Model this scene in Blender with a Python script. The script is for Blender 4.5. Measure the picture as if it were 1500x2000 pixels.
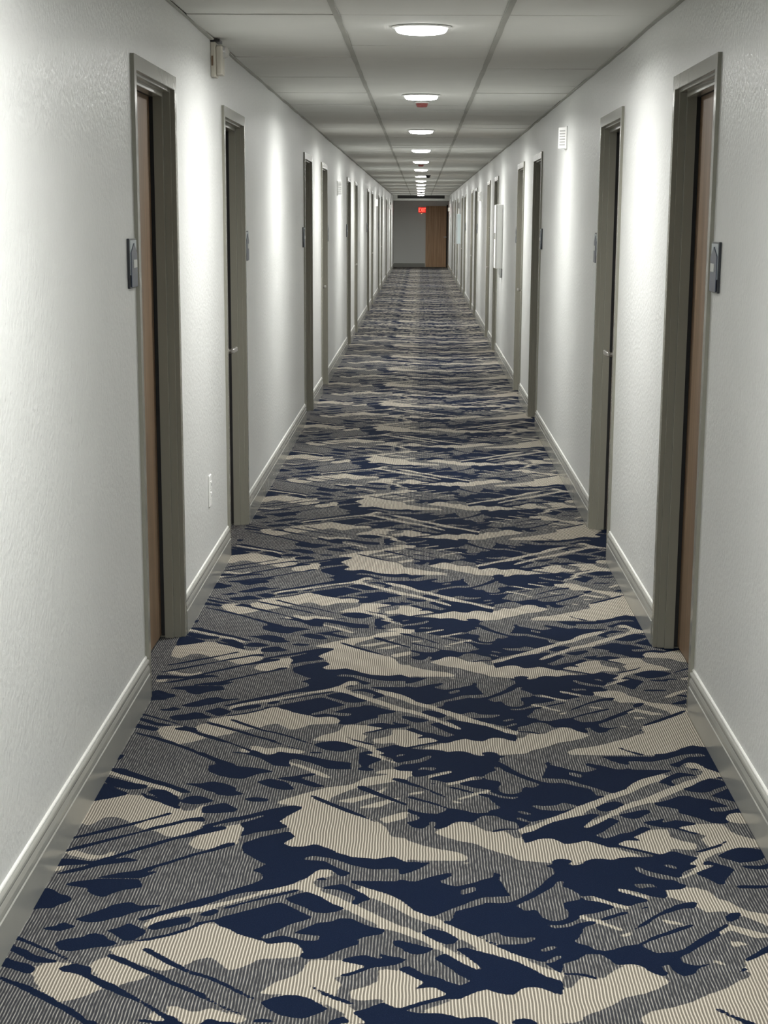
import bpy, bmesh, math, random
import numpy as np
from mathutils import Matrix, Vector

for o in list(bpy.data.objects): bpy.data.objects.remove(o)
scene = bpy.context.scene
COL = scene.collection
random.seed(7)

# ------------------------------------------------------------------ camera, world, exposure
EYE = 1.56
cam = bpy.data.cameras.new('camera')
cam.sensor_fit = 'VERTICAL'; cam.sensor_height = 36.0
cam.lens = 3693.0 / 2000.0 * 36.0            # telephoto phone lens
cam.shift_y = 343.0 / 2000.0                 # photograph is a crop: the optical axis is below its middle
cam.clip_start = 0.05; cam.clip_end = 300
camo = bpy.data.objects.new('camera', cam); COL.objects.link(camo)
R = Matrix(((0.99980807, -0.00947895, 0.01714544),
            (0.01892147, 0.2403289, -0.97050708),
            (0.00507884, 0.97064523, 0.24046213)))
camo.matrix_world = Matrix.Translation((0, 0, EYE)) @ R.to_4x4()
scene.camera = camo

world = bpy.data.worlds.new('world'); scene.world = world
world.use_nodes = True
world.node_tree.nodes['Background'].inputs[0].default_value = (0.5, 0.52, 0.55, 1)
world.node_tree.nodes['Background'].inputs[1].default_value = 0.02
vs = scene.view_settings
vs.view_transform = 'Standard'; vs.look = 'None'; vs.gamma = 1.0; vs.use_curve_mapping = False
vs.exposure = 0.18
LAMP_POWER = 36.0                            # watts of each round ceiling light
BEAM = 170.0                                 # beam spread of the ceiling lights, degrees

# ------------------------------------------------------------------ dimensions (metres)
HW = 0.90            # half width of the corridor
H = 2.301            # ceiling height
Y_BACK, Y_END, Y_WALL = -4.0, 62.0, 65.0
DOOR_W, DOOR_H = 1.03, 2.053
LEFT_DOORS = [6.10, 8.85, 14.95, 17.55, 23.65, 26.35, 32.55, 35.25, 41.0, 43.9, 50.0, 57.0]
RIGHT_DOORS = [5.99, 8.79, 14.55, 17.05, 22.70, 25.27, 31.10, 33.60, 38.9, 41.8, 46.9, 50.4, 54.4]
LIGHTS_Y = [-0.5, 3.7, 7.90, 12.15, 16.85, 21.5, 25.65, 29.8, 34.1, 38.4, 42.6, 47.0, 51.2, 55.8, 60.4]

# ------------------------------------------------------------------ helpers
def srgb(r, g, b):
    f = lambda c: (c / 255 / 12.92) if c / 255 <= 0.04045 else ((c / 255 + 0.055) / 1.055) ** 2.4
    return (f(r), f(g), f(b), 1)

def box(bm, x0, x1, y0, y1, z0, z1, bev=0.0):
    x0, x1 = min(x0, x1), max(x0, x1)
    vs_ = [bm.verts.new(p) for p in ((x0,y0,z0),(x1,y0,z0),(x1,y1,z0),(x0,y1,z0),(x0,y0,z1),(x1,y0,z1),(x1,y1,z1),(x0,y1,z1))]
    fs = [bm.faces.new([vs_[i] for i in q]) for q in ((3,2,1,0),(4,5,6,7),(0,1,5,4),(1,2,6,5),(2,3,7,6),(3,0,4,7))]
    if bev > 0:
        es = list({e for f in fs for e in f.edges})
        bmesh.ops.bevel(bm, geom=es, offset=bev, segments=2, affect='EDGES', profile=0.5)

def lathe(bm, prof, seg=32, origin=(0, 0, 0), axis='z'):
    rings = []
    for r, z in prof:
        ring = []
        for i in range(seg):
            a = 2 * math.pi * i / seg
            p = (r * math.cos(a), r * math.sin(a), z)
            if axis == 'x': p = (z, r * math.cos(a), r * math.sin(a))
            if axis == 'y': p = (r * math.cos(a), z, r * math.sin(a))
            ring.append(bm.verts.new((p[0] + origin[0], p[1] + origin[1], p[2] + origin[2])))
        rings.append(ring)
    for a, b in zip(rings, rings[1:]):
        for i in range(seg):
            j = (i + 1) % seg
            bm.faces.new((a[i], a[j], b[j], b[i]))
    bm.faces.new(rings[0]); bm.faces.new(rings[-1])

def prism(bm, pts2, x0, x1):
    """polygon in (y, z) extruded along x"""
    a = [bm.verts.new((x0, y, z)) for y, z in pts2]
    b = [bm.verts.new((x1, y, z)) for y, z in pts2]
    n = len(a)
    bm.faces.new(a); bm.faces.new(b)
    for i in range(n):
        bm.faces.new((a[i], a[(i+1) % n], b[(i+1) % n], b[i]))

def extrude_y(bm, prof, y0, y1):
    """closed profile in (x, z) swept along y"""
    a = [bm.verts.new((x, y0, z)) for x, z in prof]
    b = [bm.verts.new((x, y1, z)) for x, z in prof]
    n = len(a)
    bm.faces.new(a); bm.faces.new(b)
    for i in range(n):
        bm.faces.new((a[i], a[(i+1) % n], b[(i+1) % n], b[i]))

def mesh(name, bm, mat, smooth=False):
    bmesh.ops.recalc_face_normals(bm, faces=bm.faces)
    me = bpy.data.meshes.new(name); bm.to_mesh(me); bm.free()
    me.materials.append(mat)
    if smooth:
        for p in me.polygons: p.use_smooth = True
    return me

def put(name, me, parent=None, loc=(0, 0, 0)):
    o = bpy.data.objects.new(name, me); COL.objects.link(o)
    o.location = loc
    if parent: o.parent = parent
    return o

def obj(name, bm, mat, parent=None, loc=(0, 0, 0), smooth=False):
    return put(name, mesh(name, bm, mat, smooth), parent, loc)

def tag(o, label, cat=None, group=None, kind=None):
    o['label'] = label
    if cat: o['category'] = cat
    if group: o['group'] = group
    if kind: o['kind'] = kind
    return o

def empty(name, loc=(0, 0, 0)):
    o = bpy.data.objects.new(name, None); COL.objects.link(o); o.location = loc
    o.empty_display_size = 0.1
    return o

ORD = ['first', 'second', 'third', 'fourth', 'fifth', 'sixth', 'seventh', 'eighth', 'ninth', 'tenth', 'eleventh',
       'twelfth', 'thirteenth', 'fourteenth', 'fifteenth', 'sixteenth']

# ------------------------------------------------------------------ materials
def new_mat(name):
    m = bpy.data.materials.new(name); m.use_nodes = True
    nt = m.node_tree
    return m, nt, nt.nodes['Principled BSDF']

def N(nt, typ, **kw):
    n = nt.nodes.new(typ)
    for k, v in kw.items(): setattr(n, k, v)
    return n

def paint(name, col, rough=0.5, spec=0.5, bump=0.0, scale=120, var=0.0, metal=0.0, dist=0.002, stretch=(1, 1, 1), vscale=6):
    m, nt, b = new_mat(name)
    b.inputs['Base Color'].default_value = col
    b.inputs['Roughness'].default_value = rough
    b.inputs['Specular IOR Level'].default_value = spec
    b.inputs['Metallic'].default_value = metal
    tc = N(nt, 'ShaderNodeTexCoord')
    if bump > 0:
        mp = N(nt, 'ShaderNodeMapping'); mp.inputs['Scale'].default_value = stretch
        nz = N(nt, 'ShaderNodeTexNoise'); nz.inputs['Scale'].default_value = scale; nz.inputs['Detail'].default_value = 3
        bp = N(nt, 'ShaderNodeBump'); bp.inputs['Strength'].default_value = bump; bp.inputs['Distance'].default_value = dist
        nt.links.new(tc.outputs['Object'], mp.inputs[0]); nt.links.new(mp.outputs[0], nz.inputs['Vector'])
        nt.links.new(nz.outputs['Fac'], bp.inputs['Height']); nt.links.new(bp.outputs[0], b.inputs['Normal'])
    if var > 0:
        n2 = N(nt, 'ShaderNodeTexNoise'); n2.inputs['Scale'].default_value = vscale; n2.inputs['Detail'].default_value = 5
        rp = N(nt, 'ShaderNodeMapRange'); rp.inputs['To Min'].default_value = 1 - var; rp.inputs['To Max'].default_value = 1 + var
        mx = N(nt, 'ShaderNodeMix', data_type='RGBA', blend_type='MULTIPLY'); mx.inputs[0].default_value = 1
        mp2 = N(nt, 'ShaderNodeMapping'); mp2.inputs['Scale'].default_value = stretch
        nt.links.new(tc.outputs['Object'], mp2.inputs[0]); nt.links.new(mp2.outputs[0], n2.inputs['Vector'])
        nt.links.new(n2.outputs['Fac'], rp.inputs[0])
        mx.inputs[6].default_value = col; nt.links.new(rp.outputs[0], mx.inputs[7])
        nt.links.new(mx.outputs[2], b.inputs['Base Color'])
    return m

def emit(name, col, strength):
    m, nt, b = new_mat(name)
    b.inputs['Base Color'].default_value = (0.8, 0.8, 0.8, 1)
    b.inputs['Emission Color'].default_value = col
    b.inputs['Emission Strength'].default_value = strength
    return m

def lens_glow(name, col, low, high):
    # LED diffuser: bright face, weaker rim
    m, nt, b = new_mat(name)
    g = N(nt, 'ShaderNodeNewGeometry'); s_ = N(nt, 'ShaderNodeSeparateXYZ'); mr = N(nt, 'ShaderNodeMapRange')
    nt.links.new(g.outputs['Normal'], s_.inputs[0]); nt.links.new(s_.outputs[2], mr.inputs['Value'])
    mr.inputs['From Min'].default_value = -0.55; mr.inputs['From Max'].default_value = -0.95
    mr.inputs['To Min'].default_value = low; mr.inputs['To Max'].default_value = high
    b.inputs['Emission Color'].default_value = col
    nt.links.new(mr.outputs[0], b.inputs['Emission Strength'])
    return m

def wood(name, c0, c1):
    m, nt, b = new_mat(name)
    tc = N(nt, 'ShaderNodeTexCoord'); mp = N(nt, 'ShaderNodeMapping'); mp.inputs['Scale'].default_value = (30, 30, 1.2)
    nz = N(nt, 'ShaderNodeTexNoise'); nz.inputs['Scale'].default_value = 1.0; nz.inputs['Detail'].default_value = 6
    rp = N(nt, 'ShaderNodeValToRGB')
    rp.color_ramp.elements[0].position = 0.35; rp.color_ramp.elements[0].color = c0
    rp.color_ramp.elements[1].position = 0.7; rp.color_ramp.elements[1].color = c1
    nt.links.new(tc.outputs['Object'], mp.inputs[0]); nt.links.new(mp.outputs[0], nz.inputs['Vector'])
    nt.links.new(nz.outputs['Fac'], rp.inputs[0]); nt.links.new(rp.outputs[0], b.inputs['Base Color'])
    b.inputs['Roughness'].default_value = 0.45
    return m

M = {}
M['wall'] = paint('wall_paint', (0.69, 0.70, 0.685, 1), rough=0.34, spec=0.45, bump=0.75, scale=62, dist=0.0036, var=0.03, vscale=9)
M['endwall'] = paint('end_wall_paint', (0.82, 0.83, 0.80, 1), rough=0.6, bump=0.2, scale=95)
M['tile'] = paint('ceiling_tile_board', (0.70, 0.70, 0.665, 1), rough=0.9, spec=0.2, bump=0.25, scale=160, var=0.05, vscale=3)
M['grid'] = paint('ceiling_grid_metal', (0.40, 0.40, 0.365, 1), rough=0.6, spec=0.3, var=0.28, vscale=2.2, stretch=(1, 1, 1))
M['plenum'] = paint('ceiling_backing', (0.30, 0.30, 0.28, 1), rough=0.9)
M['frame'] = paint('door_frame_paint', (0.25, 0.245, 0.205, 1), rough=0.22, spec=0.6, bump=0.25, scale=28, dist=0.002, stretch=(1, 1, 0.4), var=0.05)
M['base'] = paint('baseboard_paint', (0.335, 0.335, 0.305, 1), rough=0.2, spec=0.6, bump=0.06, scale=14, dist=0.001, var=0.05)
M['bead'] = paint('white_bead', (0.86, 0.86, 0.82, 1), rough=0.3, spec=0.5)
M['leaf'] = wood('door_veneer', (0.115, 0.070, 0.038, 1), (0.20, 0.128, 0.072, 1))
M['endleaf'] = wood('end_door_veneer', (0.46, 0.27, 0.14, 1), (0.66, 0.43, 0.25, 1))
M['gap_strip'] = paint('gap_black', (0.01, 0.01, 0.01, 1), rough=0.8)
M['steel'] = paint('satin_steel', (0.55, 0.53, 0.50, 1), rough=0.3, metal=1.0)
M['white'] = paint('white_plastic', (0.88, 0.88, 0.86, 1), rough=0.4, var=0.02)
M['cream'] = paint('aged_plastic', (0.56, 0.53, 0.46, 1), rough=0.45, var=0.06, vscale=20)
M['louver'] = paint('grey_plastic', (0.42, 0.42, 0.41, 1), rough=0.5)
M['dark'] = paint('black_plastic', (0.015, 0.015, 0.017, 1), rough=0.35)
M['slot'] = paint('slot_dark', (0.03, 0.03, 0.03, 1), rough=0.7)
M['signnavy'] = paint('sign_navy', srgb(58, 66, 84), rough=0.35, var=0.08, vscale=30)
M['signedge'] = paint('sign_edge', srgb(34, 38, 44), rough=0.4)
M['signsilver'] = paint('sign_silver', srgb(165, 174, 178), rough=0.35, metal=0.2)
M['signpale'] = paint('sign_pale', srgb(196, 198, 194), rough=0.5)
M['red'] = paint('red_plastic', (0.33, 0.085, 0.08, 1), rough=0.5)
M['panelblue'] = paint('pale_blue_enamel', (0.56, 0.64, 0.65, 1), rough=0.3)
M['lens'] = lens_glow('light_lens', (1.0, 1.0, 0.97, 1), 4.0, 60.0)
M['exitred'] = emit('exit_letter_glow', (1.0, 0.06, 0.04, 1), 3.2)
M['exitface'] = emit('exit_face_glow', (1.0, 0.03, 0.02, 1), 0.35)
for k_ in ('exitred', 'exitface'): M[k_].node_tree.nodes['Principled BSDF'].inputs['Base Color'].default_value = (0.22, 0.01, 0.01, 1)
M['exitlamp'] = emit('exit_pilot_glow', (1.0, 0.35, 0.15, 1), 2.0)
gl, gnt, gb = new_mat('clear_lens')
gb.inputs['Base Color'].default_value = (0.95, 0.95, 0.97, 1); gb.inputs['Roughness'].default_value = 0.08
gb.inputs['Transmission Weight'].default_value = 0.85; gb.inputs['IOR'].default_value = 1.45
M['clear'] = gl

def carpet_material():
    m, nt, b = new_mat('patterned_carpet')
    L = nt.links.new
    def math_(op, a, c=None, d=None, clamp=False):
        n = N(nt, 'ShaderNodeMath', operation=op); n.use_clamp = clamp
        for i, v in enumerate((a, c, d)):
            if v is None: continue
            if isinstance(v, (int, float)): n.inputs[i].default_value = v
            else: L(v, n.inputs[i])
        return n.outputs[0]
    def mixc(f, a, c):
        n = N(nt, 'ShaderNodeMix', data_type='RGBA')
        if isinstance(f, (int, float)): n.inputs[0].default_value = f
        else: L(f, n.inputs[0])
        for i, v in ((6, a), (7, c)):
            if isinstance(v, tuple): n.inputs[i].default_value = v
            else: L(v, n.inputs[i])
        return n.outputs[2]
    def noise(vec, scale, detail=2, rough=0.5):
        n = N(nt, 'ShaderNodeTexNoise'); n.inputs['Scale'].default_value = scale
        n.inputs['Detail'].default_value = detail; n.inputs['Roughness'].default_value = rough
        L(vec, n.inputs['Vector']); return n.outputs['Fac']
    def smooth(v, lo, hi):
        n = N(nt, 'ShaderNodeMapRange', interpolation_type='SMOOTHSTEP')
        n.inputs['From Min'].default_value = lo; n.inputs['From Max'].default_value = hi
        L(v, n.inputs['Value']); return n.outputs[0]
    tc = N(nt, 'ShaderNodeTexCoord'); P = tc.outputs['Object']
    sep = N(nt, 'ShaderNodeSeparateXYZ'); L(P, sep.inputs[0])
    an = N(nt, 'ShaderNodeAttribute', attribute_name='navy'); ab = N(nt, 'ShaderNodeAttribute', attribute_name='beige')
    # ragged edges
    mj = N(nt, 'ShaderNodeMapping'); mj.inputs['Scale'].default_value = (1.0, 0.4, 1.0); L(P, mj.inputs[0])
    j = math_('MULTIPLY', math_('SUBTRACT', noise(mj.outputs[0], 170, 2), 0.5), 0.50)
    fn = smooth(math_('ADD', an.outputs['Fac'], j), 0.40, 0.54)
    fb = smooth(math_('ADD', ab.outputs['Fac'], j), 0.38, 0.60)
    # tufted rows running along the corridor
    wob = math_('MULTIPLY', math_('SUBTRACT', noise(P, 9, 1), 0.5), 0.006)
    ph = math_('MULTIPLY', math_('ADD', sep.outputs[0], wob), 2 * math.pi / 0.0072)
    rib = math_('MULTIPLY_ADD', math_('SINE', ph), 0.5, 0.5)
    ribn = math_('POWER', rib, 2.2)
    # broken yarn along a row
    mp = N(nt, 'ShaderNodeMapping'); mp.inputs['Scale'].default_value = (1.0, 0.10, 1.0); L(P, mp.inputs[0])
    yarn = noise(mp.outputs[0], 230, 3, 0.6)
    fleck = noise(P, 420, 2, 0.6)
    big = noise(P, 5, 3)
    # beige ground
    bt = math_('ADD', math_('MULTIPLY', ribn, 0.75), math_('MULTIPLY', math_('SUBTRACT', fleck, 0.45), 0.55), clamp=True)
    beige = mixc(bt, (0.145, 0.129, 0.105, 1), (0.72, 0.665, 0.565, 1))
    # heather grey: dark rows with light broken threads
    gt = math_('MULTIPLY', math_('POWER', rib, 3.0), math_('MULTIPLY_ADD', smooth(yarn, 0.34, 0.62), 0.75, 0.25))
    gt = math_('ADD', gt, math_('MULTIPLY', math_('SUBTRACT', fleck, 0.5), 0.35), clamp=True)
    gt = math_('MULTIPLY', gt, math_('MULTIPLY_ADD', big, 0.45, 0.38))
    grey = mixc(gt, (0.031, 0.0325, 0.0385, 1), (0.55, 0.53, 0.485, 1))
    # navy pile with a few paler threads
    nt_ = math_('MULTIPLY', smooth(fleck, 0.52, 0.80), 0.55)
    navy = mixc(nt_, (0.0026, 0.0074, 0.0245, 1), (0.027, 0.043, 0.078, 1))
    col = mixc(fn, mixc(fb, grey, beige), navy)
    L(col, b.inputs['Base Color'])
    b.inputs['Roughness'].default_value = 0.95
    b.inputs['Specular IOR Level'].default_value = 0.08
    bp = N(nt, 'ShaderNodeBump'); bp.inputs['Strength'].default_value = 0.5; bp.inputs['Distance'].default_value = 0.002
    L(math_('ADD', math_('MULTIPLY', rib, math_('SUBTRACT', 1.0, fn)), math_('MULTIPLY', fleck, 0.6)), bp.inputs['Height'])
    L(bp.outputs[0], b.inputs['Normal'])
    return m
M['carpet'] = carpet_material()

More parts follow.
